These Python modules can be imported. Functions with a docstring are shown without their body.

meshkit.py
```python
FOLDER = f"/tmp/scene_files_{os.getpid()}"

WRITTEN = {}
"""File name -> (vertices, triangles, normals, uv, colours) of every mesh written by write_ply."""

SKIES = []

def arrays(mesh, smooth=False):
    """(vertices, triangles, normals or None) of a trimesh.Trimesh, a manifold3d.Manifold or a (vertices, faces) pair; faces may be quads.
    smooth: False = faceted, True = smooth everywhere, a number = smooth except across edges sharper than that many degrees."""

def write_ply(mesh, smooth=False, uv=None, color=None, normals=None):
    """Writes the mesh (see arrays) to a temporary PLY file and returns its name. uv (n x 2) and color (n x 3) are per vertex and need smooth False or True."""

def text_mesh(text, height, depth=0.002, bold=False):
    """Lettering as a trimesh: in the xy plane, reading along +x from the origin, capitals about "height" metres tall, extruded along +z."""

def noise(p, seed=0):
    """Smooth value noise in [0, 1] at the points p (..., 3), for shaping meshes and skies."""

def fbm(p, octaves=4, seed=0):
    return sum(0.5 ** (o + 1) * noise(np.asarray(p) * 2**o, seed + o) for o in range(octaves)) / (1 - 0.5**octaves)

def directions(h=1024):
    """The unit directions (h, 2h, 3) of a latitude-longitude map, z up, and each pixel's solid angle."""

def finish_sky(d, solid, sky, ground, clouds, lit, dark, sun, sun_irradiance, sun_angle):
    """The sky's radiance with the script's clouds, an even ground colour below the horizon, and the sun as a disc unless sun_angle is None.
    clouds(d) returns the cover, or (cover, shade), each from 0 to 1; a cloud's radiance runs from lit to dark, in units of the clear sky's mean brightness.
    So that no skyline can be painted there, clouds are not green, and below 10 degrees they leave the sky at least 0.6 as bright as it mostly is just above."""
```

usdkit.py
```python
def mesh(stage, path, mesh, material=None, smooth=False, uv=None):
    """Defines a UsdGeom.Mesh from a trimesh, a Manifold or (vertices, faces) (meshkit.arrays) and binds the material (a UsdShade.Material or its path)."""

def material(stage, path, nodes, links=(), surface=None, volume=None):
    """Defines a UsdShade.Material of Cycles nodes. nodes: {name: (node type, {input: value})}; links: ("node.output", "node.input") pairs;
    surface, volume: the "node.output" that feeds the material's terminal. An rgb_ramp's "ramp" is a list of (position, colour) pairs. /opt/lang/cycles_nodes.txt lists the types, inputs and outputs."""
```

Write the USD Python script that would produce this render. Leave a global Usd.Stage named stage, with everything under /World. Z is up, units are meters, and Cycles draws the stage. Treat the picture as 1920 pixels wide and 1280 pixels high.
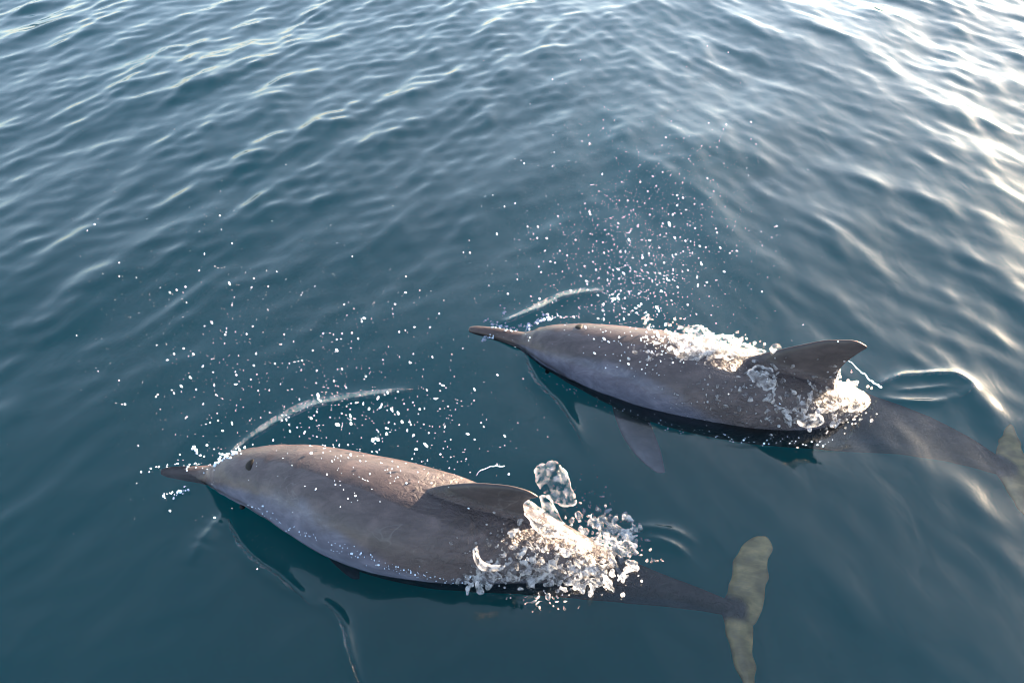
import math, random
import numpy as np
import trimesh, manifold3d
from scipy.interpolate import PchipInterpolator, CubicSpline
from scipy.spatial import cKDTree
from pxr import Usd, UsdGeom, UsdLux, UsdShade, Gf, Sdf, Vt
import usdkit, meshkit

rng = np.random.default_rng(7)
random.seed(7)
stage = Usd.Stage.CreateInMemory()
UsdGeom.SetStageUpAxis(stage, 'Z'); UsdGeom.SetStageMetersPerUnit(stage, 1.0)
UsdGeom.Xform.Define(stage, '/World'); UsdGeom.Scope.Define(stage, '/World/Looks')

# ------------------------------------------------------------------ camera, sky, sun, exposure
CAM_H, PITCH, HFOV = 2.32, math.radians(40.0), math.radians(62.0)
EXPOSURE = 3.88
SUN_AZ, SUN_EL = math.radians(51.0), math.radians(16.0)      # azimuth clockwise from +y (the view direction)
SKY_STRENGTH, SUN_INTENSITY = 0.056, 1.25
VEIL = (2.2, 2.5, 3.0)                                       # thin high haze over the clear sky

cam = UsdGeom.Camera.Define(stage, '/World/camera')
cam.CreateHorizontalApertureAttr(36.0); cam.CreateVerticalApertureAttr(24.0)
cam.CreateFocalLengthAttr(18.0 / math.tan(HFOV / 2))
cam.CreateClippingRangeAttr(Gf.Vec2f(0.05, 5000))
cam.CreateExposureAttr(EXPOSURE)
cam.AddTranslateOp().Set(Gf.Vec3d(0, 0, CAM_H)); cam.AddRotateXOp().Set(90 - math.degrees(PITCH))

SUN_DIR = np.array([math.sin(SUN_AZ) * math.cos(SUN_EL), math.cos(SUN_AZ) * math.cos(SUN_EL), math.sin(SUN_EL)])
sky_mat = usdkit.material(stage, '/World/Looks/sky', {
    'sky': ('sky_texture', {'sky_type': 'single_scattering', 'sun_disc': False, 'sun_elevation': SUN_EL, 'sun_rotation': SUN_AZ,
                            'altitude': 0.0, 'air_density': 1.0, 'aerosol_density': 1.4, 'ozone_density': 1.0}),
    'co': ('texture_coordinate', {}), 'cn': ('noise_texture', {'scale': 1.6, 'detail': 4.0, 'roughness': 0.55}), 'cr': ('map_range', {'from_min': 0.35, 'from_max': 0.7, 'to_min': 0.2, 'to_max': 0.5, 'clamp': True}),
    'veil': ('mix_color', {'blend_type': 'mix', 'b': VEIL, 'use_clamp': False}),
    'bg': ('background_shader', {'strength': SKY_STRENGTH})}, [('co.generated', 'cn.vector'), ('cn.fac', 'cr.value'), ('cr.result', 'veil.fac'), ('sky.color', 'veil.a'), ('veil.result', 'bg.color')], surface='bg.background')
sky = UsdLux.DomeLight.Define(stage, '/World/sky')
sky.GetPrim().SetCustomDataByKey('kind', 'structure')
UsdShade.MaterialBindingAPI.Apply(sky.GetPrim()).Bind(sky_mat)
sun = UsdLux.DistantLight.Define(stage, '/World/sun')
sun.CreateIntensityAttr(SUN_INTENSITY); sun.CreateAngleAttr(0.5); sun.CreateColorAttr(Gf.Vec3f(1.0, 0.74, 0.50)); sun.CreateNormalizeAttr(True)
sun.AddRotateZOp().Set(-math.degrees(SUN_AZ)); sun.AddRotateXOp().Set(-(90 - math.degrees(SUN_EL)))

# ------------------------------------------------------------------ helpers
EYE = np.array([0, 0, CAM_H]); RIGHT = np.array([1.0, 0, 0])
FWD = np.array([0, math.cos(PITCH), -math.sin(PITCH)]); UP = np.array([0, math.sin(PITCH), math.cos(PITCH)])
FPX = 960 / math.tan(HFOV / 2)

def ray(px, py):
    d = FWD + RIGHT * (px - 960) / FPX + UP * (640 - py) / FPX
    return d / np.linalg.norm(d)

def P(px, py, z=0.0):
    """the point of the place that stands at height z on the line of sight of a pixel of the 1920 x 1280 photograph"""
    d = ray(px, py)
    return EYE + d * (z - CAM_H) / d[2]

def on_plane(px, py, point, normal):
    d = ray(px, py)
    return EYE + d * (np.dot(point - EYE, normal) / np.dot(d, normal))

used = {}
def numbered(path):
    n = used.get(path, 0); used[path] = n + 1
    return path if n == 0 else f'{path}_{n:03d}'

def tag(prim, label=None, category=None, group=None, kind=None):
    p = prim.GetPrim() if hasattr(prim, 'GetPrim') else prim
    for k, v in (('label', label), ('category', category), ('group', group), ('kind', kind)):
        if v: p.SetCustomDataByKey(k, v)
    return prim

def obj(name, m, material, parent='/World', smooth=True):
    return usdkit.mesh(stage, numbered(f'{parent}/{name}'), m, material, smooth=smooth)

def thing(name, label, category, loc=(0, 0, 0), group=None):
    x = UsdGeom.Xform.Define(stage, numbered('/World/' + name))
    x.AddTranslateOp().Set(Gf.Vec3d(*map(float, loc)))
    return tag(x, label, category, group)

def resample(pts, n):
    pts = np.asarray(pts, float); s = np.r_[0, np.cumsum(np.linalg.norm(np.diff(pts, axis=0), axis=1))]
    return PchipInterpolator(s, pts, axis=0)(np.linspace(0, s[-1], n))

# ------------------------------------------------------------------ materials
M = {}
M['sea'] = usdkit.material(stage, '/World/Looks/sea', {
    'geo': ('geometry', {}),
    'map': ('mapping', {'scale': (1.0, 0.55, 1.0), 'rotation': (0, 0, -0.35)}),
    'n1': ('noise_texture', {'scale': 9.0, 'detail': 3.0, 'roughness': 0.5, 'distortion': 0.6}),
    'bump': ('bump', {'strength': 0.25, 'distance': 0.010}),
    'fr': ('fresnel', {'IOR': 1.333}),
    'gl': ('glossy_bsdf', {'color': (1, 1, 1), 'roughness': 0.08}),
    'tr': ('transparent_bsdf', {'color': (1, 1, 1)}),
    'mx': ('mix_closure', {}),
    'vol': ('principled_volume', {'color': (0.010, 0.36, 0.39), 'density': 0.45, 'anisotropy': 0.0}),
}, [('geo.position', 'map.vector'), ('map.vector', 'n1.vector'), ('n1.fac', 'bump.height'), ('bump.normal', 'fr.normal'), ('bump.normal', 'gl.normal'),
    ('fr.fac', 'mx.fac'), ('tr.BSDF', 'mx.closure1'), ('gl.BSDF', 'mx.closure2')], surface='mx.closure', volume='vol.volume')

M['skin'] = usdkit.material(stage, '/World/Looks/skin', {
    'at': ('attribute', {'attribute': 'skin'}), 'wet': ('attribute', {'attribute': 'film'}),
    'co': ('texture_coordinate', {}), 'mp': ('mapping', {'scale': (0.45, 1.2, 1.0), 'rotation': (0, 0, 0.3)}),
    'n1': ('noise_texture', {'scale': 20.0, 'detail': 8.0, 'roughness': 0.68, 'distortion': 0.5}),
    'r1': ('rgb_ramp', {'ramp': [(0.28, (0.55, 0.55, 0.56)), (0.5, (0.95, 0.95, 0.95)), (0.72, (1.55, 1.5, 1.45))]}),
    'mul': ('mix_color', {'blend_type': 'multiply', 'fac': 1.0}),
    'n4': ('noise_texture', {'scale': 7.0, 'detail': 2.0, 'distortion': 2.2}), 's4': ('math', {'math_type': 'subtract', 'value2': 0.5}), 'a4': ('math', {'math_type': 'absolute'}),
    'l4': ('map_range', {'from_min': 0.0, 'from_max': 0.012, 'to_min': 1.0, 'to_max': 0.0, 'clamp': True}),
    'k4': ('noise_texture', {'scale': 5.0, 'detail': 1.0}), 'r4': ('map_range', {'from_min': 0.48, 'from_max': 0.62, 'to_min': 0.0, 'to_max': 0.22, 'clamp': True}), 'f4': ('math', {'math_type': 'multiply'}),
    'scr': ('mix_color', {'blend_type': 'mix', 'b': (0.10, 0.098, 0.10)}),
    'n2': ('noise_texture', {'scale': 38.0, 'detail': 4.0, 'roughness': 0.6, 'distortion': 1.4}),
    'hm': ('math', {'math_type': 'multiply'}),
    'bump': ('bump', {'strength': 1.0, 'distance': 0.014}),
    'p': ('principled_bsdf', {'roughness': 0.46, 'specular_ior_level': 0.15, 'coat_weight': 0.38, 'coat_roughness': 0.09, 'coat_ior': 1.33}),
}, [('co.object', 'mp.vector'), ('mp.vector', 'n1.vector'), ('co.object', 'n2.vector'), ('n1.fac', 'r1.fac'), ('at.color', 'mul.a'), ('r1.color', 'mul.b'), ('mp.vector', 'n4.vector'), ('n4.fac', 's4.value1'), ('s4.value', 'a4.value1'), ('a4.value', 'l4.value'), ('co.object', 'k4.vector'), ('k4.fac', 'r4.value'), ('l4.result', 'f4.value1'), ('r4.result', 'f4.value2'), ('f4.value', 'scr.fac'), ('mul.result', 'scr.a'), ('scr.result', 'p.base_color'),
    ('n2.fac', 'hm.value1'), ('wet.fac', 'hm.value2'), ('hm.value', 'bump.height'), ('bump.normal', 'p.normal'), ('bump.normal', 'p.coat_normal')], surface='p.BSDF')
M['dark'] = usdkit.material(stage, '/World/Looks/blowhole_dark', {'p': ('principled_bsdf', {'base_color': (0.002, 0.002, 0.002), 'roughness': 0.6, 'specular_ior_level': 0.15})}, surface='p.BSDF')
M['droplet'] = usdkit.material(stage, '/World/Looks/droplet', {
    'tl': ('translucent_bsdf', {'color': (0.64, 0.81, 0.97)}), 'p': ('principled_bsdf', {'base_color': (0.74, 0.82, 0.92), 'roughness': 0.08, 'ior': 1.33}),
    'mx': ('mix_closure', {'fac': 0.5})}, [('tl.BSDF', 'mx.closure1'), ('p.BSDF', 'mx.closure2')], surface='mx.closure')
M['foam'] = M['droplet']
def watery(name, rim, lo, hi, w0, w1, scale, ior):
    """clear water with milky patches of trapped air; rim: whether the sheet's edge is whiter"""
    nodes = {'co': ('texture_coordinate', {}),
        'n': ('noise_texture', {'scale': scale, 'detail': 5.0, 'roughness': 0.65, 'distortion': 0.8}), 'rp': ('map_range', {'from_min': lo, 'from_max': hi, 'to_min': w0, 'to_max': w1, 'clamp': True}),
        'rim': ('attribute', {'attribute': 'rim'}), 'ad': ('math', {'math_type': 'add', 'use_clamp': True}),
        'bump': ('bump', {'strength': 0.9, 'distance': 0.012}),
        'tr': ('transparent_bsdf', {'color': (0.97, 0.98, 0.99)}), 'gl': ('glossy_bsdf', {'roughness': 0.08}), 'lw': ('fresnel', {'IOR': ior}),
        'tl': ('translucent_bsdf', {'color': (0.9, 0.91, 0.93)}), 'df': ('diffuse_bsdf', {'color': (0.75, 0.77, 0.8)}), 'a': ('mix_closure', {'fac': 0.45}),
        'm1': ('mix_closure', {}), 'm2': ('mix_closure', {})}
    links = [('co.object', 'n.vector'), ('n.fac', 'rp.value'), ('n.fac', 'bump.height'), ('bump.normal', 'gl.normal'), ('bump.normal', 'lw.normal'),
        ('tl.BSDF', 'a.closure1'), ('df.BSDF', 'a.closure2'), ('rp.result', 'ad.value1'), ('ad.value', 'm1.fac'), ('tr.BSDF', 'm1.closure1'), ('a.closure', 'm1.closure2'),
        ('lw.fac', 'm2.fac'), ('m1.closure', 'm2.closure1'), ('gl.BSDF', 'm2.closure2')]
    if rim: links.append(('rim.fac', 'ad.value2'))
    else: nodes['ad'][1]['value2'] = 0.0
    if not rim: return usdkit.material(stage, '/World/Looks/' + name, nodes, links, surface='m2.closure')
    nodes['n3'] = ('noise_texture', {'scale': 26.0, 'detail': 3.0, 'distortion': 1.5}); nodes['h3'] = ('map_range', {'from_min': 0.40, 'from_max': 0.52, 'to_min': 0.0, 'to_max': 1.0, 'clamp': True}); nodes['m3'] = ('mix_closure', {})
    links += [('co.object', 'n3.vector'), ('n3.fac', 'h3.value'), ('h3.result', 'm3.fac'), ('tr.BSDF', 'm3.closure1'), ('m2.closure', 'm3.closure2')]   # torn: holes between the strands
    return usdkit.material(stage, '/World/Looks/' + name, nodes, links, surface='m3.closure')
M['sheet'] = watery('water_sheet', True, 0.42, 0.7, 0.01, 0.16, 34.0, 1.09)
M['splash'] = watery('splash', False, 0.45, 0.62, 0.03, 0.55, 28.0, 1.16)

# ------------------------------------------------------------------ the sea: one waved sheet closed into a body of water
def wave_set(n, az_deg, spread, lam0, lam1, seed, slope):
    """short-crested wavelets whose crests run along azimuth az_deg"""
    r = np.random.default_rng(seed)
    lam = np.exp(r.uniform(math.log(lam0), math.log(lam1), n))
    th = np.radians(az_deg + r.normal(0, spread, n) + 90)
    k = 2 * np.pi / lam
    amp = slope / k / math.sqrt(n / 2) * r.uniform(0.5, 1.3, n)
    return k * np.sin(th), k * np.cos(th), amp, r.uniform(0, 2 * np.pi, n)

SETS = {'left': wave_set(80, 26, 24, 0.09, 0.62, 3, 0.112), 'right': wave_set(80, -22, 24, 0.10, 0.66, 5, 0.092), 'long': wave_set(16, 10, 40, 0.8, 2.6, 9, 0.045)}
RIDGES = [  # thin crests thrown up by the two heads: points in the picture, height, half-width
    ([(432, 852), (500, 808), (590, 768), (680, 750), (775, 733)], 0.026, 0.020),
    ([(430, 968), (468, 1035), (520, 1075), (580, 1130)], 0.015, 0.014),
    ([(610, 1130), (645, 1170), (660, 1230), (680, 1290)], 0.010, 0.012),
    ([(420, 960), (385, 1010), (355, 1060)], 0.014, 0.02),
    ([(950, 610), (1010, 588), (1060, 562), (1130, 543)], 0.024, 0.018),
    ([(985, 655), (1005, 715), (1050, 765), (1092, 838)], 0.020, 0.018),
    ([(1195, 992), (1255, 998), (1305, 1022)], 0.010, 0.014), ([(1215, 1012), (1270, 1030), (1290, 1045)], 0.010, 0.012), ([(1665, 745), (1735, 752), (1800, 738)], 0.012, 0.014), ([(1690, 730), (1740, 726), (1790, 722)], 0.008, 0.010),
    ([(1650, 718), (1720, 702), (1790, 702), (1822, 722), (1800, 742)], 0.016, 0.018),
]
TROUGHS = [([(520, 902), (660, 950), (820, 993), (1000, 1037)], 0.036, 0.22), ([(1230, 705), (1390, 742), (1560, 780)], 0.020, 0.20)]   # water drawn down along the flanks
def smoothstep(a, b, x):
    t = np.clip((x - a) / (b - a), 0, 1); return t * t * (3 - 2 * t)

def sea_height(x, y):
    d = np.hypot(x, y)
    side = smoothstep(-0.9, 1.4, x - 0.1 * y)                       # the left-hand train gives way to the right-hand one
    calm = 0.22 + 0.78 * smoothstep(2.1, 4.6, d + 0.25 * np.abs(x))
    fade = 1 / (1 + (d / 30) ** 2)
    z = np.zeros_like(x)
    for name, w in (('left', (1 - 0.75 * side) * calm), ('right', (0.25 + 0.75 * side) * calm), ('long', np.ones_like(x))):
        kx, ky, a, ph = SETS[name]
        h = np.zeros_like(x)
        for i in range(len(a)):
            h += a[i] * np.sin(kx[i] * x + ky[i] * y + ph[i])
        sg = np.std(h) + 1e-9
        if name != 'long':
            h = h + 0.12 * (h * h / sg - sg)                        # sharper crests, flatter troughs
        patch = 0.45 + 1.1 * meshkit.fbm(np.stack([x * 0.9, y * 0.7, np.full_like(x, len(a))], -1), 2, 5)
        z += h * w * patch
    z *= fade
    near = d < 9
    for pts, hh, ww in RIDGES:
        pl = resample([P(*p)[:2] for p in pts], 400)
        dist, idx = cKDTree(pl).query(np.stack([x[near], y[near]], 1), distance_upper_bound=0.2)
        ok = np.isfinite(dist); t = np.where(ok, idx, 0) / 399.0
        wob = 0.85 + 0.3 * meshkit.noise(np.stack([t * 10, t * 0 + hh * 1000, t * 0], -1))
        env = np.sin(np.pi * np.clip(0.12 + 0.86 * t, 0, 1)) ** 0.8
        prof = np.where(ok, np.exp(-(np.where(ok, dist, 1) / (ww * 1.1)) ** 2) * 0.5 + 0.5 * np.exp(-(np.where(ok, dist, 1) / (ww * 2.4)) ** 2), 0)
        z[near] += hh * prof * env * wob
    for pts, hh, ww in TROUGHS:
        dist, _ = cKDTree(resample([P(*p)[:2] for p in pts], 120)).query(np.stack([x[near], y[near]], 1), distance_upper_bound=1.0)
        z[near] -= hh * np.where(np.isfinite(dist), np.exp(-(np.where(np.isfinite(dist), dist, 9) / ww) ** 2), 0)
    return z

ang = np.radians(np.unique(np.r_[np.linspace(-180, -56, 63), np.linspace(-56, 56, 861), np.linspace(56, 180, 63)]))[:-1]
rad = np.r_[np.linspace(0.05, 1.05, 24), np.geomspace(1.1, 9.5, 920), np.geomspace(9.7, 420, 110)]
A, R = np.meshgrid(ang, rad)
X, Y = R * np.sin(A), R * np.cos(A)
Z = sea_height(X.ravel(), Y.ravel()).reshape(X.shape)
nr, na = X.shape
verts = np.stack([X, Y, Z], -1).reshape(-1, 3)
i, j = np.meshgrid(np.arange(nr - 1), np.arange(na), indexing='ij'); jn = (j + 1) % na
quads = np.stack([i * na + j, i * na + jn, (i + 1) * na + jn, (i + 1) * na + j], -1).reshape(-1, 4)
tris = np.vstack([quads[:, [0, 1, 2]], quads[:, [0, 2, 3]]])
c0 = len(verts)
rim = verts[-na:].copy(); rim[:, 2] = -40
verts = np.vstack([verts, [[0, 0, float(Z[0].mean())]], rim, [[0, 0, -40]]])
js = np.arange(na); jn = (js + 1) % na
cap = np.stack([np.full(na, c0), js, jn], 1)[:, [0, 2, 1]]
top, bot = (nr - 1) * na, c0 + 1
side = np.vstack([np.stack([top + js, bot + js, bot + jn], 1), np.stack([top + js, bot + jn, top + jn], 1)])[:, [0, 2, 1]]
floor = np.stack([np.full(na, c0 + 1 + na), bot + js, bot + jn], 1)
tris = np.vstack([tris, cap, side, floor])
assert trimesh.Trimesh(verts, tris, process=False).is_winding_consistent
sea = obj('sea', (verts, tris), M['sea'], smooth=True)
tag(sea, 'rippled teal sea water with pale sky on its wavelets', 'sea', kind='structure')

# ------------------------------------------------------------------ dolphins
def sweep(st, n_len, n_around, roll=0.0):
    """st: rows of (px, py, z, half width, height above axis, depth below axis), nose to tail"""
    st = np.array(st, float)
    pts = np.array([P(a, b, c) for a, b, c in st[:, :3]])
    s = np.r_[0, np.cumsum(np.linalg.norm(np.diff(pts, axis=0), axis=1))]
    u = np.unique(np.r_[np.linspace(0, s[-1], n_len), s])
    c = PchipInterpolator(s, pts, axis=0)(u)
    k = np.ones(21) / 21
    cs = np.stack([np.convolve(np.pad(c[:, a], 10, mode='reflect', reflect_type='odd'), k, 'valid') for a in range(3)], 1)
    w, ht, hb = (PchipInterpolator(s, st[:, a])(u) for a in (3, 4, 5))
    t = np.gradient(cs, axis=0); t /= np.linalg.norm(t, axis=1, keepdims=True)      # points from nose to tail
    side = np.cross(t, [0, 0, 1.0]); side /= np.linalg.norm(side, axis=1, keepdims=True)
    up = np.cross(side, t)
    th = np.linspace(0, 2 * np.pi, n_around, endpoint=False) + roll
    ct, sn = np.cos(th), np.sin(th)
    rr = np.where(sn[None] > 0, ht[:, None], hb[:, None])
    v = cs[:, None] + side[:, None] * (w[:, None] * ct[None])[..., None] + up[:, None] * (rr * sn[None])[..., None]
    n = len(u)
    i, j = np.meshgrid(np.arange(n - 1), np.arange(n_around), indexing='ij'); jn = (j + 1) % n_around
    f = np.stack([i * n_around + j, i * n_around + jn, (i + 1) * n_around + jn, (i + 1) * n_around + j], -1).reshape(-1, 4)
    f = np.vstack([f[:, [0, 1, 2]], f[:, [0, 2, 3]]])
    vv = np.vstack([v.reshape(-1, 3), cs[:1] - t[:1] * 0.006, cs[-1:] + t[-1:] * 0.006])
    js = np.arange(n_around); jn = (js + 1) % n_around
    f = np.vstack([f, np.stack([np.full(n_around, len(vv) - 2), jn, js], 1), np.stack([np.full(n_around, len(vv) - 1), (n - 1) * n_around + js, (n - 1) * n_around + jn], 1)])
    uu = np.r_[np.repeat(u / s[-1], n_around), 0, 1]; tt = np.r_[np.tile(np.degrees(np.arctan2(sn, ct)), n), 0, 0]
    m = trimesh.Trimesh(vv, f, process=False)
    if m.volume < 0: m = trimesh.Trimesh(vv, f[:, ::-1], process=False)
    return m, uu, tt, dict(c=cs, t=t, side=side, up=up, u=u / s[-1], ht=ht, w=w)

def foil(L, T, thick, normal, n_sec=28, n_ch=26, wavy=0.0):
    """a fin: sections between a leading edge L and a trailing edge T, rounded in front, thin behind"""
    L, T = resample(L, n_sec), resample(T, n_sec)
    if wavy:
        k = np.linspace(0, 1, n_sec); d = (T - L) / np.linalg.norm(T - L, axis=1, keepdims=True)
        T = T + d * (wavy * (meshkit.fbm(np.c_[k * 9, k * 0 + L[0, 0] * 7, k * 0], 2, 4) - 0.5))[:, None] * np.sin(np.pi * k)[:, None] * 2
        L = L - d * (wavy * (meshkit.fbm(np.c_[k * 7, k * 0 + L[0, 0] * 9, k * 0 + 5], 2, 4) - 0.5))[:, None] * np.sin(np.pi * k)[:, None] * 1.5
    th = np.interp(np.linspace(0, 1, n_sec), np.linspace(0, 1, len(thick)), thick)
    nrm = np.asarray(normal, float)
    if nrm.ndim == 1: nrm = np.tile(nrm / np.linalg.norm(nrm), (n_sec, 1))
    q = 0.5 - 0.5 * np.cos(np.linspace(0, np.pi, n_ch))
    prof = 2.6 * (0.2969 * np.sqrt(q) - 0.126 * q - 0.3516 * q ** 2 + 0.2843 * q ** 3 - 0.1015 * q ** 4) / 0.26 * 0.1 * 1.9
    prof = prof / prof.max() * 0.5
    ring = np.r_[q, q[-2:0:-1]]; off = np.r_[prof, -prof[-2:0:-1]]
    v = L[:, None] + (T - L)[:, None] * ring[None, :, None] + nrm[:, None] * (off[None] * th[:, None])[..., None]
    m = len(ring); n = n_sec
    i, j = np.meshgrid(np.arange(n - 1), np.arange(m), indexing='ij'); jn = (j + 1) % m
    f = np.stack([i * m + j, i * m + jn, (i + 1) * m + jn, (i + 1) * m + j], -1).reshape(-1, 4)
    f = np.vstack([f[:, [0, 1, 2]], f[:, [0, 2, 3]]])
    vv = np.vstack([v.reshape(-1, 3), v[0].mean(0), v[-1].mean(0)]); js = np.arange(m); jn = (js + 1) % m
    f = np.vstack([f, np.stack([np.full(m, len(vv) - 2), jn, js], 1), np.stack([np.full(m, len(vv) - 1), (n - 1) * m + js, (n - 1) * m + jn], 1)])
    o = trimesh.Trimesh(vv, f, process=False)
    return o if o.volume > 0 else trimesh.Trimesh(vv, f[:, ::-1], process=False)

def manif(m):
    return manifold3d.Manifold(manifold3d.Mesh(np.asarray(m.vertices, np.float32), np.asarray(m.faces, np.uint32)))

def hit(m, px, py):
    """first point of mesh m on the line of sight of a pixel"""
    return hit_faces(m.vertices, m.faces, px, py)

def hit_faces(v, f, px, py):
    d = ray(px, py)
    a, e1, e2 = v[f[:, 0]], v[f[:, 1]] - v[f[:, 0]], v[f[:, 2]] - v[f[:, 0]]
    h = np.cross(d, e2); det = (e1 * h).sum(1); det = np.where(np.abs(det) < 1e-14, 1e-14, det)
    s = EYE - a; u = (s * h).sum(1) / det; q = np.cross(s, e1); w = (q @ d) / det; t = (e2 * q).sum(1) / det
    ok = (u >= 0) & (w >= 0) & (u + w <= 1) & (t > 0.1)
    if not ok.any(): return None
    k = np.where(ok)[0][np.argmin(t[ok])]
    n = np.cross(e1[k], e2[k]); n /= np.linalg.norm(n)
    return EYE + d * t[k], n if n @ d < 0 else -n

def frame_at(fr, u):
    k = int(np.argmin(np.abs(fr['u'] - u)))
    return {a: fr[a][k] for a in ('c', 't', 'side', 'up', 'ht', 'w')}

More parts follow.
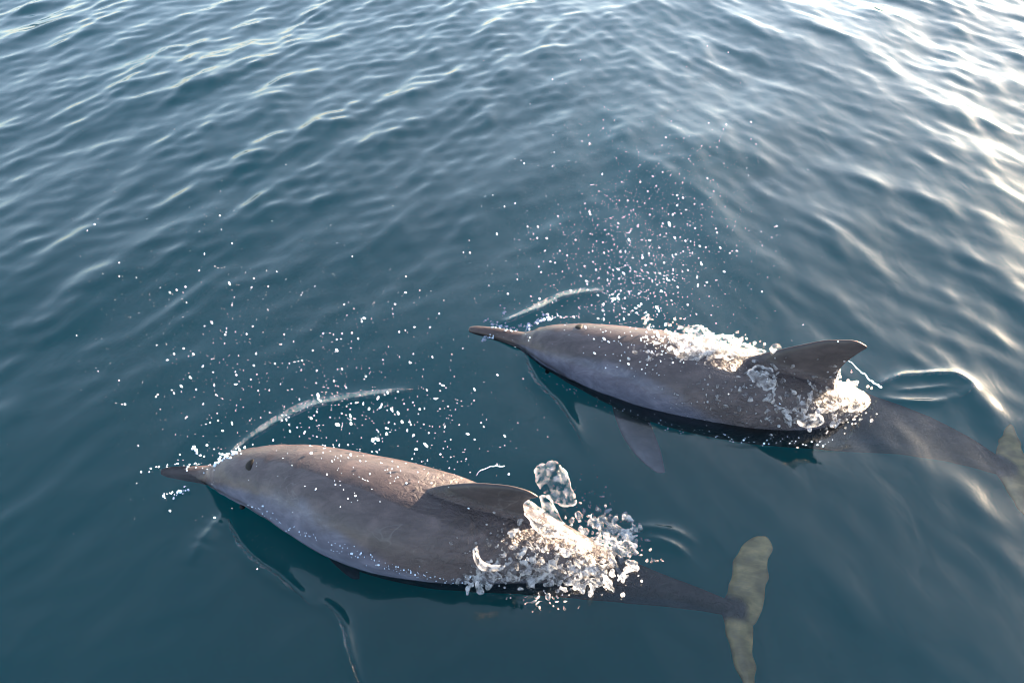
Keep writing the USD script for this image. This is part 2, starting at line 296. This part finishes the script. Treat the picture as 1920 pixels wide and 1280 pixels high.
def dolphin(name, label, spec):
    st = np.array(spec['stations'], float); lift = spec.get('lift', 0.0)
    st[:, 2] += lift * smoothstep(2.5, 6.5, np.arange(len(st))) * (1 - smoothstep(9, 15, np.arange(len(st)))); st[:, 3:] *= spec.get('slim', 1.0)
    body, uu, tt, fr = sweep(st, 240, 84)
    whole = manif(body)
    # dorsal fin, upright in the plane of the back
    g = frame_at(fr, spec['fin_u'])
    pl_n = np.cross(g['t'], [0, 0, 1.0]); pl_n /= np.linalg.norm(pl_n)
    L = [on_plane(a, b, g['c'], pl_n) for a, b in spec['fin_lead']]; T = [on_plane(a, b, g['c'], pl_n) for a, b in spec['fin_trail']]
    down = -np.array([0, 0, 0.07])
    L = [L[0] + down - g['t'] * 0.05] + L; T = [T[0] + down + g['t'] * 0.02] + T
    fins = [foil(L, T, [0.085, 0.05, 0.036, 0.03, 0.024, 0.018, 0.006], pl_n)]
    for q, (Lp, Tp, thick, nrm) in enumerate(spec['foils']):
        fins.append(foil([P(*p) for p in Lp], [P(*p) for p in Tp], thick, nrm, wavy=0.015 if q < 2 else 0.0))
    for x in fins: whole = whole + manif(x)
    whole = whole.refine_to_length(0.016)
    mm = whole.to_mesh(); m = trimesh.Trimesh(mm.vert_properties[:, :3], mm.tri_verts, process=True)
    before = m.vertices.copy()
    trimesh.smoothing.filter_taubin(m, lamb=0.5, nu=0.52, iterations=8)
    # markings follow the body: dark cape, paler flank and belly, dark stripe from gape to flipper
    _, idx = cKDTree(body.vertices).query(before)
    u, th = uu[idx], tt[idx]
    el = np.degrees(np.arcsin(np.sin(np.radians(th))))                     # +90 on the back, -90 on the belly
    nz = meshkit.fbm(m.vertices * 9, 4, seed=3) - 0.5
    cape, flank, belly, dark = (np.array(c) for c in ((0.031, 0.0255, 0.0275), (0.046, 0.048, 0.066), (0.13, 0.13, 0.13), (0.010, 0.009, 0.011)))
    edge = 12 + 30 * np.exp(-((u - 0.30) / 0.16) ** 2) - 18 * np.exp(-((u - 0.5) / 0.12) ** 2)
    k1 = smoothstep(-9, 9, el - edge + nz * 30)[:, None]
    k2 = smoothstep(-9, 9, el + 38 + nz * 20)[:, None]
    col = cape * k1 + (1 - k1) * (flank * k2 + belly * (1 - k2))
    stripe = (np.exp(-((el - (4 - 34 * smoothstep(0.12, 0.34, u))) / 5.5) ** 2) * smoothstep(0.10, 0.14, u) * (1 - smoothstep(0.28, 0.38, u)))[:, None]
    col = col * (1 - 0.9 * stripe) + dark * 0.9 * stripe
    mouth = (np.exp(-((el - 2) / 9) ** 2) * smoothstep(0.006, 0.02, u) * (1 - smoothstep(0.12, 0.15, u)))[:, None]
    beak = (1 - smoothstep(0.09, 0.125, u))[:, None]
    col = col * (1 - beak) + beak * np.where((el > 4)[:, None], (0.026, 0.018, 0.017), (0.06, 0.05, 0.052)); col = col * (1 - 0.85 * mouth)
    dist, _ = cKDTree(body.vertices).query(m.vertices)
    onfin = smoothstep(0.012, 0.04, dist)[:, None]
    col = col * (1 - onfin) + onfin * np.array((0.020, 0.017, 0.018))
    flipper = onfin * ((u > 0.15) & (u < 0.45) & (tt[idx] < 20) | (u > 0.15) & (u < 0.45) & (tt[idx] > 160))[:, None]
    col = col * (1 - flipper) + flipper * np.array((0.085, 0.078, 0.10))
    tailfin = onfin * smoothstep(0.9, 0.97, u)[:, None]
    col = col * (1 - tailfin) + tailfin * np.array((0.20, 0.158, 0.072)) * np.clip(0.68 + 0.55 * smoothstep(0.3, 0.7, meshkit.fbm(m.vertices * 26, 3, seed=8)), 0.3, 2)[:, None]  # flukes: golden sunlight through the water put into their colour, mottled by noise
    film = smoothstep(spec['film'][0], spec['film'][1], u) * (1 - onfin[:, 0])
    t = thing(name, label, 'dolphin')
    path = str(t.GetPath())
    b = obj('body', m, M['skin'], path)
    assert len(b.GetPointsAttr().Get()) == len(m.vertices)
    api = UsdGeom.PrimvarsAPI(b)
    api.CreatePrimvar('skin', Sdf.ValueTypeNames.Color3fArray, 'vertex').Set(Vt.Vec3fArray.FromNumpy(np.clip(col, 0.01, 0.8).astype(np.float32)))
    api.CreatePrimvar('film', Sdf.ValueTypeNames.FloatArray, 'vertex').Set(Vt.FloatArray.FromNumpy((0.10 + film).astype(np.float32)))
    # blowhole and eyes
    p, n = hit(m, *spec['blowhole'])
    ax = g['side'] - n * (g['side'] @ n); ax /= np.linalg.norm(ax); ay = np.cross(n, ax)
    e = trimesh.creation.icosphere(3, 1.0); q = e.vertices
    q = np.stack([q[:, 0] * 0.022, q[:, 1] * 0.016 + 0.007 * q[:, 0] ** 2, q[:, 2] * 0.008], 1)
    obj('blowhole', (p - n * 0.003 + q @ np.stack([ax, ay, n]), e.faces), M['dark'], path)
    h = frame_at(fr, 0.175)
    for sgn in (-1, 1):
        c = h['c'] + h['side'] * sgn * h['w'] * 0.88 - h['up'] * 0.05
        obj('eye', trimesh.Trimesh(e.vertices * [0.010, 0.010, 0.009] + c, e.faces), M['dark'], path)
    return m, fr

def foil_points(pts, z): return [(a, b, z) for a, b in pts]
NEAR = dict(
    stations=[(304, 884, -.030, .012, .010, .010), (325, 885, -.028, .024, .018, .018), (360, 887, -.024, .032, .024, .026), (395, 890, -.018, .040, .030, .036),
              (412, 891, -.012, .056, .048, .050), (430, 891, -.006, .078, .078, .066), (470, 893, .0, .108, .106, .090), (520, 902, .0, .136, .135, .12),
              (580, 920, .0, .165, .166, .15), (660, 950, .0, .190, .192, .18), (740, 974, .0, .200, .205, .19), (820, 993, -.005, .194, .200, .19),
              (900, 1012, -.02, .172, .182, .175), (1000, 1037, -.045, .135, .15, .145), (1100, 1068, -.08, .094, .112, .11), (1180, 1092, -.11, .064, .080, .08),
              (1270, 1113, -.135, .040, .056, .056), (1340, 1132, -.15, .026, .040, .036), (1385, 1146, -.158, .018, .020, .018)],
    fin_u=0.56, film=(0.42, 0.6), blowhole=(467, 871), lift=0.032, slim=0.975,
    fin_lead=[(800, 918), (850, 908), (900, 906), (950, 910), (985, 918), (1008, 930)],
    fin_trail=[(1030, 1003), (1002, 976), (984, 957), (981, 945), (992, 936), (1009, 932)],
    foils=[
        (foil_points([(1345, 1138), (1366, 1105), (1373, 1075), (1378, 1045), (1390, 1022), (1418, 1005)], -.16), foil_points([(1414, 1172), (1436, 1120), (1438, 1085), (1442, 1050), (1449, 1025), (1438, 1005)], -.16),
         [.05, .035, .03, .022, .015, .006], (0, 0, 1)),
        (foil_points([(1345, 1128), (1358, 1165), (1370, 1215), (1384, 1262), (1402, 1310), (1425, 1345)], -.16), foil_points([(1410, 1145), (1414, 1195), (1414, 1245), (1420, 1290), (1430, 1325), (1438, 1350)], -.16),
         [.05, .035, .03, .022, .015, .006], (0, 0, 1)),
        ([(585, 965, -.08), (590, 1010, -.16), (620, 1050, -.22), (660, 1085, -.26)], [(650, 985, -.10), (660, 1020, -.18), (672, 1055, -.16), (674, 1085, -.26)], [.04, .03, .022, .006], (0.2, -0.4, 1)),
    ])
FAR = dict(
    stations=[(880, 617, .02, .012, .010, .010), (898, 619, .02, .022, .018, .018), (935, 626, .02, .030, .025, .028), (978, 638, .02, .040, .032, .040),
              (992, 641, .022, .052, .048, .052), (1008, 645, .026, .074, .074, .066), (1045, 654, .03, .106, .106, .095), (1095, 667, .03, .136, .138, .125),
              (1160, 686, .025, .163, .166, .155), (1230, 705, .015, .183, .188, .18), (1310, 724, .0, .190, .195, .185), (1390, 742, -.015, .184, .188, .18),
              (1470, 760, -.04, .164, .172, .165), (1560, 780, -.11, .135, .148, .14), (1640, 798, -.158, .105, .118, .115), (1720, 816, -.16, .080, .094, .09),
              (1800, 842, -.14, .050, .068, .062), (1850, 864, -.135, .034, .046, .042), (1890, 884, -.13, .020, .022, .02)],
    fin_u=0.565, film=(0.36, 0.52), blowhole=(1085, 612),
    fin_lead=[(1395, 674), (1440, 661), (1500, 647), (1560, 637), (1600, 638), (1624, 648)],
    fin_trail=[(1562, 738), (1566, 715), (1571, 698), (1583, 682), (1602, 667), (1626, 652)],
    foils=[
        (foil_points([(1858, 872), (1868, 845), (1874, 825), (1882, 808), (1893, 795)], -.135), foil_points([(1925, 900), (1925, 868), (1915, 840), (1908, 815), (1899, 797)], -.135), [.05, .035, .025, .015, .006], (0, 0, 1)),
        (foil_points([(1858, 870), (1880, 905), (1905, 945), (1935, 985), (1965, 1010)], -.135), foil_points([(1925, 880), (1935, 915), (1950, 950), (1968, 985), (1975, 1012)], -.135), [.05, .035, .025, .015, .006], (0, 0, 1)),
        ([(1145, 745, -.10), (1160, 800, -.14), (1190, 850, -.17), (1232, 886, -.19)], [(1208, 765, -.12), (1226, 810, -.15), (1240, 850, -.175), (1247, 886, -.19)], [.045, .035, .024, .006], (0.2, -0.3, 1)),
    ])
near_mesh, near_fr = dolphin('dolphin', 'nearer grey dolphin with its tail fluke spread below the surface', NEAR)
far_mesh, far_fr = dolphin('dolphin', 'farther grey dolphin with tall upright back fin and flipper under water', FAR)

# ------------------------------------------------------------------ splashes, sheets of water, bubbles and spray
def blob_mesh(items, seed, sub=2):
    """rounded uneven beads of water as one mesh: items are (centre, radius)"""
    r = np.random.default_rng(seed); base = trimesh.creation.icosphere(sub, 1.0)
    V, F, n = [], [], 0
    for c, rad in items:
        q = base.vertices * (1 + 0.45 * (meshkit.noise(base.vertices * 1.6 + r.uniform(0, 50, 3), 1) - 0.5))[:, None]
        q = q * rad * r.uniform(0.7, 1.3, 3)
        V.append(q + c); F.append(base.faces + n); n += len(q)
    return np.vstack(V), np.vstack(F)

def place(px, py, mesh=None, lift=0.0, z=0.0):
    """where a bead sits: on the animal if it is in the way, else on the water"""
    if mesh is not None:
        h = mesh.at(px, py)
        if h is not None and h[0][2] > z - 0.02: return h[0] + h[1] * lift
    return P(px, py, z)

def surface_nets(F, h, lo):
    """the skin F = 0 of a field sampled on a grid, as (vertices, triangles)"""
    n = np.array(F.shape); ins = F > 0
    acc = np.zeros((*(n - 1), 3)); cnt = np.zeros(n - 1)
    offs = [np.array(o) for o in np.ndindex(2, 2, 2)]
    cut = lambda A, o: A[o[0]:n[0] - 1 + o[0], o[1]:n[1] - 1 + o[1], o[2]:n[2] - 1 + o[2]]
    for o in offs:
        for ax in range(3):
            if o[ax]: continue
            p = o.copy(); p[ax] = 1
            f0, f1 = cut(F, o), cut(F, p); x = (f0 > 0) != (f1 > 0)
            t = np.where(x, f0 / np.where(x, f0 - f1, 1), 0)
            for k in range(3): acc[..., k] += np.where(x, o[k] + (t if k == ax else 0), 0)
            cnt += x
    has = cnt > 0; ids = np.full(n - 1, -1); ids[has] = np.arange(has.sum())
    V = lo + h * (np.argwhere(has) + acc[has] / cnt[has][:, None])
    out = []
    for ax in range(3):
        u, v = (ax + 1) % 3, (ax + 2) % 3
        A = np.take(ins, range(n[ax] - 1), ax); B = np.take(ins, range(1, n[ax]), ax)
        e = np.argwhere(A != B); e = e[(e[:, u] > 0) & (e[:, v] > 0) & (e[:, u] < n[u] - 1) & (e[:, v] < n[v] - 1)]
        eu, ev = np.eye(3, dtype=int)[u], np.eye(3, dtype=int)[v]
        q = np.stack([ids[tuple((e - d).T)] for d in (0 * eu, eu, eu + ev, ev)], 1)
        flip = ~A[tuple(e.T)]
        q[flip] = q[flip][:, ::-1]
        out.append(q)
    q = np.vstack(out)
    T = np.vstack([q[:, [0, 1, 2]], q[:, [0, 2, 3]]])
    m = trimesh.Trimesh(V, T, process=False)
    return V, (T if m.volume > 0 else T[:, ::-1])

def cloud(boxes, mesh, seed, name, label, edge=0.0032):
    """heaps of broken water: boxes are (px, py, spread x, spread y, count, smallest, largest); neighbouring beads run together"""
    r = np.random.default_rng(seed); items = []
    for px, py, sx, sy, n, r0, r1 in boxes:
        for _ in range(n):
            a, b = px + r.normal(0, sx), py + r.normal(0, sy)
            rad = r0 * (r1 / r0) ** (r.random() ** 1.6)
            c = place(a, b, mesh, rad * 0.1, r.uniform(-0.004, 0.010))
            items.append((c, rad))
            if r.random() < 0.45:                                   # a string of beads, thinning out
                dirn = r.normal(0, 1, 3) * [1, 1, 0.5] + [0.5, -0.2, 0.3]; dirn /= np.linalg.norm(dirn)
                for q in range(1, r.integers(2, 6)):
                    items.append((c + dirn * rad * 1.1 * q, rad * (1 - 0.13 * q)))
    C = np.array([c for c, _ in items]); Rr = np.array([x for _, x in items])
    h = edge
    lo, hi = C.min(0) - 0.03, C.max(0) + 0.03
    shp = np.ceil((hi - lo) / h).astype(int) + 2
    F = np.zeros(shp, np.float32)
    for c, x in zip(C, Rr):
        reach = 2.0 * x
        i0 = np.maximum(((c - reach - lo) / h).astype(int), 0); i1 = np.minimum(((c + reach - lo) / h).astype(int) + 2, shp)
        g = [np.arange(i0[k], i1[k]) * h + lo[k] - c[k] for k in range(3)]
        d2 = (g[0][:, None, None] ** 2 + g[1][None, :, None] ** 2 + g[2][None, None] ** 2) / (reach * reach)
        F[i0[0]:i1[0], i0[1]:i1[1], i0[2]:i1[2]] += np.clip(1 - d2, 0, None) ** 2
    idx = np.stack(np.meshgrid(*[np.arange(k) for k in shp], indexing='ij'), -1) * h
    on = F > 0.01
    wob = np.zeros_like(F); wob[on] = meshkit.fbm(idx[on] * 95, 3, seed) - 0.5
    F = F - 0.52 + np.where(on, 1.25 * wob, 0)
    V, T = surface_nets(np.pad(F, 1, constant_values=-1.0), h, lo - h)
    o = obj(name, (V, T), M['splash'])
    return tag(o, label, 'splash', kind='stuff')

class Near:
    """an animal's skin, ready to be aimed at: only the faces towards the camera, looked up by where they are seen"""
    def __init__(self, m):
        n = m.face_normals; c = m.triangles_center
        keep = ((EYE - c) * n).sum(1) > 0
        self.v, self.f = np.asarray(m.vertices), m.faces[keep]
        q = m.triangles_center[keep] - EYE; w = q @ FWD
        self.tree = cKDTree(np.stack([960 + q @ RIGHT / w * FPX, 640 - q @ UP / w * FPX], 1))
    def at(self, px, py):
        dist, k = self.tree.query((px, py), 24)
        return hit_faces(self.v, self.f[k], px, py) if dist[0] < 14 else None
near_hit, far_hit = Near(near_mesh), Near(far_mesh)

cloud([(1000, 1072, 60, 16, 260, .0025, .010), (1085, 1078, 40, 14, 240, .0025, .011), (910, 1082, 26, 10, 110, .002, .008), (1135, 985, 20, 18, 130, .0025, .010), (1160, 1030, 24, 18, 110, .0025, .009),
       (1060, 1020, 44, 26, 190, .002, .008), (960, 1030, 40, 30, 120, .002, .006), (1182, 1000, 12, 10, 40, .002, .007), (1010, 1122, 32, 12, 70, .0015, .004), (1100, 940, 28, 28, 80, .0015, .004), (1230, 1052, 14, 3, 20, .002, .004)],
      near_hit, 21, 'splash', 'white broken water heaped around the tail of the nearer dolphin')
cloud([(1290, 645, 22, 14, 200, .0025, .010), (1350, 655, 36, 12, 170, .0025, .009), (1230, 650, 30, 26, 110, .002, .006), (1500, 770, 44, 20, 190, .0025, .009), (1570, 740, 18, 24, 150, .0025, .010),
       (1430, 715, 40, 26, 140, .002, .007), (1340, 730, 50, 30, 130, .0015, .005), (1212, 600, 4, 10, 16, .003, .007), (1265, 605, 8, 7, 14, .003, .006), (1600, 770, 20, 16, 60, .002, .007)],
      far_hit, 22, 'splash', 'white broken water on the back and behind the fin of the farther dolphin')

def line_beads(poly, n, jit, r0, r1, mesh, seed, z=0.005):
    r = np.random.default_rng(seed); q = resample(np.array(poly, float), n)
    return [(place(a + r.normal(0, jit), b + r.normal(0, jit), mesh, 0.002, z), r0 * (r1 / r0) ** (r.random() ** 2)) for a, b in q]
def beads(name, label, lines, mesh, seed):
    items = []
    for k, (poly, n, jit, r0, r1) in enumerate(lines): items += line_beads(poly, n, jit, r0, r1, mesh, seed + k)
    return tag(obj(name, blob_mesh(items, seed), M['foam']), label, 'foam', kind='stuff')
beads('foam', 'white froth at the beak and forehead of the nearer dolphin', [([(405, 868), (425, 855), (452, 846)], 40, 4, .002, .006), ([(360, 838), (368, 848), (376, 854)], 12, 3, .003, .006),
      ([(305, 932), (325, 926), (352, 915)], 22, 4, .002, .006), ([(345, 880), (372, 872), (400, 885)], 22, 6, .001, .004), ([(268, 882), (300, 876), (335, 872)], 8, 3, .002, .004)], near_hit, 31)
beads('foam', 'white froth at the beak and forehead of the farther dolphin', [([(912, 602), (935, 610), (975, 618)], 50, 4, .002, .006), ([(905, 640), (912, 632), (925, 630)], 16, 4, .002, .006),
      ([(985, 618), (1005, 605), (1030, 596)], 36, 3, .003, .008), ([(1030, 596), (1060, 593), (1090, 594)], 20, 2, .001, .004), ([(940, 575), (946, 585), (948, 592)], 6, 4, .002, .005)], far_hit, 41)
beads('foam', 'thin froth along the waterline of the farther dolphin', [([(1000, 690), (1100, 742), (1250, 797), (1400, 824), (1560, 828)], 110, 5, .001, .0035)], far_hit, 55)
beads('foam', 'thin froth along the waterline under the nearer dolphin', [([(620, 1018), (700, 1050), (800, 1078), (880, 1092)], 90, 5, .001, .004), ([(470, 945), (520, 975), (600, 1012)], 30, 5, .001, .003)], near_hit, 51)

def sheet(name, label, outline, z, bulge, seed, thick=0.004, nrm=(0.1, -0.55, 0.8), parent='/World', ripple=0.012, cat='water sheet'):
    """a thin flung sheet of water: its outline in the picture, standing at height z"""
    pts = np.array(outline, float); cen = pts.mean(0); c = P(*cen, z)
    n = np.array(nrm, float); n /= np.linalg.norm(n)
    W = np.array([on_plane(a, b, c, n) for a, b in pts]) - c
    e1 = np.cross([0, 0, 1.0], n); e1 /= np.linalg.norm(e1); e2 = np.cross(n, e1)
    q = np.stack([W @ e1, W @ e2], 1)
    q = resample(np.vstack([q, q[:1]]), 90)[:-1]
    q = q * (1 + 0.35 * (meshkit.fbm(np.c_[q * 55, np.full(len(q), seed * 3.3)], 3, seed) - 0.5))[:, None]
    from shapely.geometry import Polygon
    from shapely import affinity
    pg = Polygon(q).buffer(0); pg = max(getattr(pg, 'geoms', [pg]), key=lambda g: g.area)
    m = manifold3d.CrossSection([np.array(pg.exterior.coords)[:-1] if pg.exterior.is_ccw else np.array(pg.exterior.coords)[:-1][::-1]]).extrude(thick).refine_to_length(0.007).to_mesh()
    v, f = np.array(m.vert_properties[:, :3]), np.array(m.tri_verts)
    ed = np.array([pg.exterior.distance(__import__('shapely').Point(*p)) for p in v[:, :2]])
    k = np.clip(ed / max(ed.max(), 1e-6), 0, 1)
    rim = np.exp(-(ed / 0.006) ** 2)
    zz = v[:, 2] - thick / 2
    h = zz * (1 + 1.6 * rim) + bulge * np.sqrt(k) + ripple * (meshkit.fbm(np.c_[v[:, :2] * 30, np.full(len(v), seed)], 3, seed) - 0.5)
    world = c + v[:, :1] * e1 + v[:, 1:2] * e2 + h[:, None] * n
    o = obj(name, (world, f), M['sheet'], parent)
    edge = 0.3 * np.exp(-(ed / 0.005) ** 2) * (0.25 + meshkit.noise(np.c_[v[:, :2] * 45, np.full(len(v), seed + 9)], 4))
    UsdGeom.PrimvarsAPI(o).CreatePrimvar('rim', Sdf.ValueTypeNames.FloatArray, 'vertex').Set(Vt.FloatArray.FromNumpy(edge.astype(np.float32)))
    return tag(o, label, cat)
sheet('water_sheet', 'clear teardrop sheet of water flung up behind the fin of the nearer dolphin', [(1003, 885), (1015, 870), (1035, 866), (1055, 878), (1070, 905), (1079, 937), (1062, 950), (1040, 942), (1020, 925), (1008, 905)], .12, .010, 1)
sheet('water_sheet', 'sunlit tongue of water trailing off the back fin of the nearer dolphin', [(977, 945), (985, 936), (1000, 942), (1030, 965), (1070, 995), (1106, 1022), (1100, 1028), (1060, 1010), (1020, 1004), (992, 978)], .15, .015, 2)
sheet('water_sheet', 'small clear flap of water beside the fin tip of the nearer dolphin', [(1010, 928), (1030, 932), (1045, 960), (1060, 985), (1040, 985), (1020, 960)], .13, .01, 3)
sheet('water_sheet', 'curl of white water on the flank of the nearer dolphin near its tail', [(885, 1030), (893, 1022), (900, 1045), (920, 1058), (950, 1060), (930, 1072), (900, 1066)], .13, .01, 4)
sheet('water_sheet', 'bright sheet of water sliding over the back of the farther dolphin', [(1262, 618), (1300, 610), (1335, 622), (1350, 640), (1330, 665), (1295, 676), (1268, 668), (1258, 645)], .22, .02, 5)
sheet('water_sheet', 'long low sheet of water in front of the fin of the farther dolphin', [(1335, 630), (1365, 628), (1400, 645), (1440, 660), (1400, 668), (1350, 660)], .20, .012, 6)
sheet('water_sheet', 'clear fan of water on the flank below the fin of the farther dolphin', [(1400, 700), (1425, 685), (1450, 695), (1456, 720), (1440, 732), (1420, 722)], .17, .015, 7)
sheet('water_sheet', 'thick clear lobe of water at the rear foot of the farther dolphin fin', [(1572, 722), (1590, 715), (1612, 738), (1616, 760), (1598, 772), (1580, 760)], .10, .025, 8)
sheet('water_sheet', 'rounded clear lobe of water low on the rear flank of the farther dolphin', [(1495, 790), (1510, 778), (1535, 776), (1545, 788), (1530, 800), (1505, 801)], .10, .018, 9)

def bow_wave(label, pts, h, w, seed, lean):
    """a low thin lip of water thrown up along a line on the sea, leaning outwards and ragged on top"""
    q = resample(np.array([P(*p)[:2] for p in pts]), 120); n = len(q)
    k = np.linspace(0, 1, n); t = np.gradient(q, axis=0); t /= np.linalg.norm(t, axis=1, keepdims=True); o = np.stack([-t[:, 1], t[:, 0]], 1) * lean
    env = np.sin(np.pi * np.clip(0.06 + 0.93 * k, 0, 1)) ** 0.7 * (0.8 + 0.4 * meshkit.fbm(np.c_[k * 16, k * 0 + seed, k * 0], 3, seed))
    rows = 9; V = []
    for j in range(rows):
        f = j / (rows - 1)
        off = (f - 0.15) * w * env * 1.3 + 0.006 * (meshkit.fbm(np.c_[k * 30, k * 0 + f * 2, k * 0 + seed], 2, 2) - 0.5)
        V.append(np.c_[q + o * off[:, None], 0.0 + h * env * (0.15 + 1.2 * f - 0.35 * f * f) - 0.012 * (1 - f)])
    V = np.array(V); base = sea_height(V[..., 0].ravel(), V[..., 1].ravel()).reshape(rows, n); V[..., 2] += base * 0.9
    i, j = np.meshgrid(np.arange(rows - 1), np.arange(n - 1), indexing='ij')
    f = np.stack([i * n + j, i * n + j + 1, (i + 1) * n + j + 1, (i + 1) * n + j], -1).reshape(-1, 4)
    ob = obj('bow_wave', (V.reshape(-1, 3), f), M['sheet'])
    rim = (0.006 + 0.05 * np.linspace(0, 1, rows)[:, None] ** 3 * env[None]) * np.ones((rows, n)) * (0.4 + 1.2 * meshkit.fbm(np.stack([np.tile(k * 40, (rows, 1)), np.tile(np.linspace(0, 3, rows)[:, None], (1, n)), np.zeros((rows, n))], -1), 3, seed))
    UsdGeom.PrimvarsAPI(ob).CreatePrimvar('rim', Sdf.ValueTypeNames.FloatArray, 'vertex').Set(Vt.FloatArray.FromNumpy(rim.ravel().astype(np.float32)))
    return tag(ob, label, 'bow wave')
bow_wave('long thin lip of water spreading behind the forehead of the nearer dolphin', RIDGES[0][0], .026, .020, 1, 1)
bow_wave('lip of water curling from the chin of the nearer dolphin towards the viewer', RIDGES[1][0], .014, .016, 2, -1)
bow_wave('faint lone streak of water below the middle of the nearer dolphin', RIDGES[2][0], .008, .012, 3, -1)
bow_wave('thin lip of water spreading behind the beak of the farther dolphin', RIDGES[4][0], .024, .018, 4, 1)
bow_wave('lip of water falling from the chin of the farther dolphin', RIDGES[5][0], .014, .018, 5, -1)
bow_wave('curved lip of water trailing behind the fin of the farther dolphin', RIDGES[10][0], .012, .012, 6, 1)

def jet(name, label, pts, r0, r1, seed):
    q = np.array([P(*p) for p in pts]); q = resample(q, 60)
    q = q + (meshkit.noise(np.c_[np.arange(60) / 4.0, np.full(60, seed), np.zeros(60)], 1) - 0.5)[:, None] * np.array([0.004, 0.004, 0.004])
    r = np.linspace(r0, r1, 60) * (0.6 + 0.8 * meshkit.noise(np.c_[np.arange(60) / 2.5, np.full(60, seed + .5), np.zeros(60)], 2))
    t = np.gradient(q, axis=0); t /= np.linalg.norm(t, axis=1, keepdims=True); a = np.cross(t, [0, 0, 1.0]); a /= np.linalg.norm(a, axis=1, keepdims=True); b = np.cross(a, t)
    th = np.linspace(0, 2 * np.pi, 8, endpoint=False)
    v = (q[:, None] + r[:, None, None] * (a[:, None] * np.cos(th)[None, :, None] + b[:, None] * np.sin(th)[None, :, None])).reshape(-1, 3)
    i, j = np.meshgrid(np.arange(59), np.arange(8), indexing='ij'); jn = (j + 1) % 8
    f = np.stack([i * 8 + j, i * 8 + jn, (i + 1) * 8 + jn, (i + 1) * 8 + j], -1).reshape(-1, 4)
    return tag(obj(name, (v, f), M['foam']), label, 'water jet')
jet('water_jet', 'thin thread of water streaming off the fin of the farther dolphin', [(1592, 676, .20), (1610, 692, .16), (1630, 710, .10), (1652, 726, .03)], .0012, .0035, 1)
jet('water_jet', 'thin bright thread of water streaming off the fin of the nearer dolphin', [(1040, 988, .17), (1062, 1002, .14), (1085, 1014, .11), (1108, 1028, .08)], .002, .0045, 2)
jet('water_jet', 'thin curved string of water above the back of the nearer dolphin', [(893, 892, .12), (900, 882, .13), (920, 875, .13), (945, 874, .12)], .0008, .0018, 3)
d = trimesh.creation.icosphere(4, 1.0)
c = P(1455, 652, .02)
tag(obj('bubble', (d.vertices * [.022, .022, .018] + c, d.faces), M['sheet']), 'single round bubble floating before the fin of the farther dolphin', 'bubble')

# spray: the larger drops one by one, the fine mist of drops together
def streak(q, r):
    """a drop drawn out along its flight"""
    d = r.normal(0, 1, 3) * [0.5, 0.5, 0.4] + [-0.4, 0.5, 0.5]; d /= np.linalg.norm(d)
    return q + np.outer(q @ d, d) * (r.random() ** 2 * 1.6)

def spray(spec, seed, n_big, label, group, label_all, who):
    r = np.random.default_rng(seed); D = []
    for px, py, sx, sy, slope, n, r0, r1, z0, z1 in spec:
        for _ in range(n):
            v = r.normal(0, sy); a = px + r.normal(0, sx) + slope * v; b = py + v
            if not (0 < a < 1920 and 0 < b < 1280): continue
            rad = r0 * (r1 / r0) ** (r.random() ** 3.2)
            p = P(a, b, r.uniform(z0, z1))
            D.append((rad, p))
    D.sort(key=lambda x: -x[0])
    base = trimesh.creation.icosphere(2, 1.0); small_b = trimesh.creation.icosphere(1, 1.0)
    for rad, p in D[:n_big]:
        q = base.vertices * (1 + 0.3 * (meshkit.noise(base.vertices * 1.3 + r.uniform(0, 50, 3), 1) - 0.5))[:, None] * rad * r.uniform(0.75, 1.25, 3)
        q = streak(q, r)
        tag(obj('water_drop', (q + p, base.faces), M['droplet']), label, 'water drop', group)
    rest = D[n_big:]
    V = np.vstack([streak(small_b.vertices * rad * r.uniform(0.8, 1.2, 3), r) + p for rad, p in rest])
    F = np.vstack([small_b.faces + k * len(small_b.vertices) for k in range(len(rest))])
    tag(obj('spray', (V, F), M['droplet']), label_all, 'spray', kind='stuff')

spray([(700, 780, 110, 40, 0, 200, .0010, .0045, .05, .30), (640, 690, 150, 90, 0, 330, .0005, .0032, .05, .40), (520, 600, 200, 130, 0, 420, .0005, .0030, .05, .45), (430, 760, 110, 110, 0, 120, .0007, .0040, .02, .3),
       (330, 560, 150, 130, 0, 120, .0006, .003, .05, .45), (870, 830, 70, 60, 0, 60, .0008, .0035, .02, .2), (700, 870, 90, 30, 0, 90, .001, .004, .24, .3)],
      61, 130, 'round bright drop in the loose spray above the nearer dolphin', 'larger drops of spray above the nearer dolphin', 'fine loose spray of drops above the nearer dolphin', near_hit)
spray([(1215, 520, 60, 50, -.4, 400, .0008, .0045, .05, .40), (1190, 430, 90, 70, -.3, 620, .0005, .0032, .1, .5), (1200, 380, 130, 110, 0, 1100, .0004, .0026, .1, .55), (1130, 560, 90, 35, 0, 130, .001, .0045, .05, .3),
       (1230, 640, 60, 22, 0, 110, .001, .005, .24, .3), (1350, 520, 110, 90, 0, 110, .0006, .003, .05, .4), (1010, 480, 70, 90, 0, 110, .0005, .0025, .05, .4)],
      62, 150, 'round bright drop in the dense plume of spray over the farther dolphin', 'larger drops in the plume over the farther dolphin', 'dense plume of fine spray rising over the farther dolphin', far_hit)
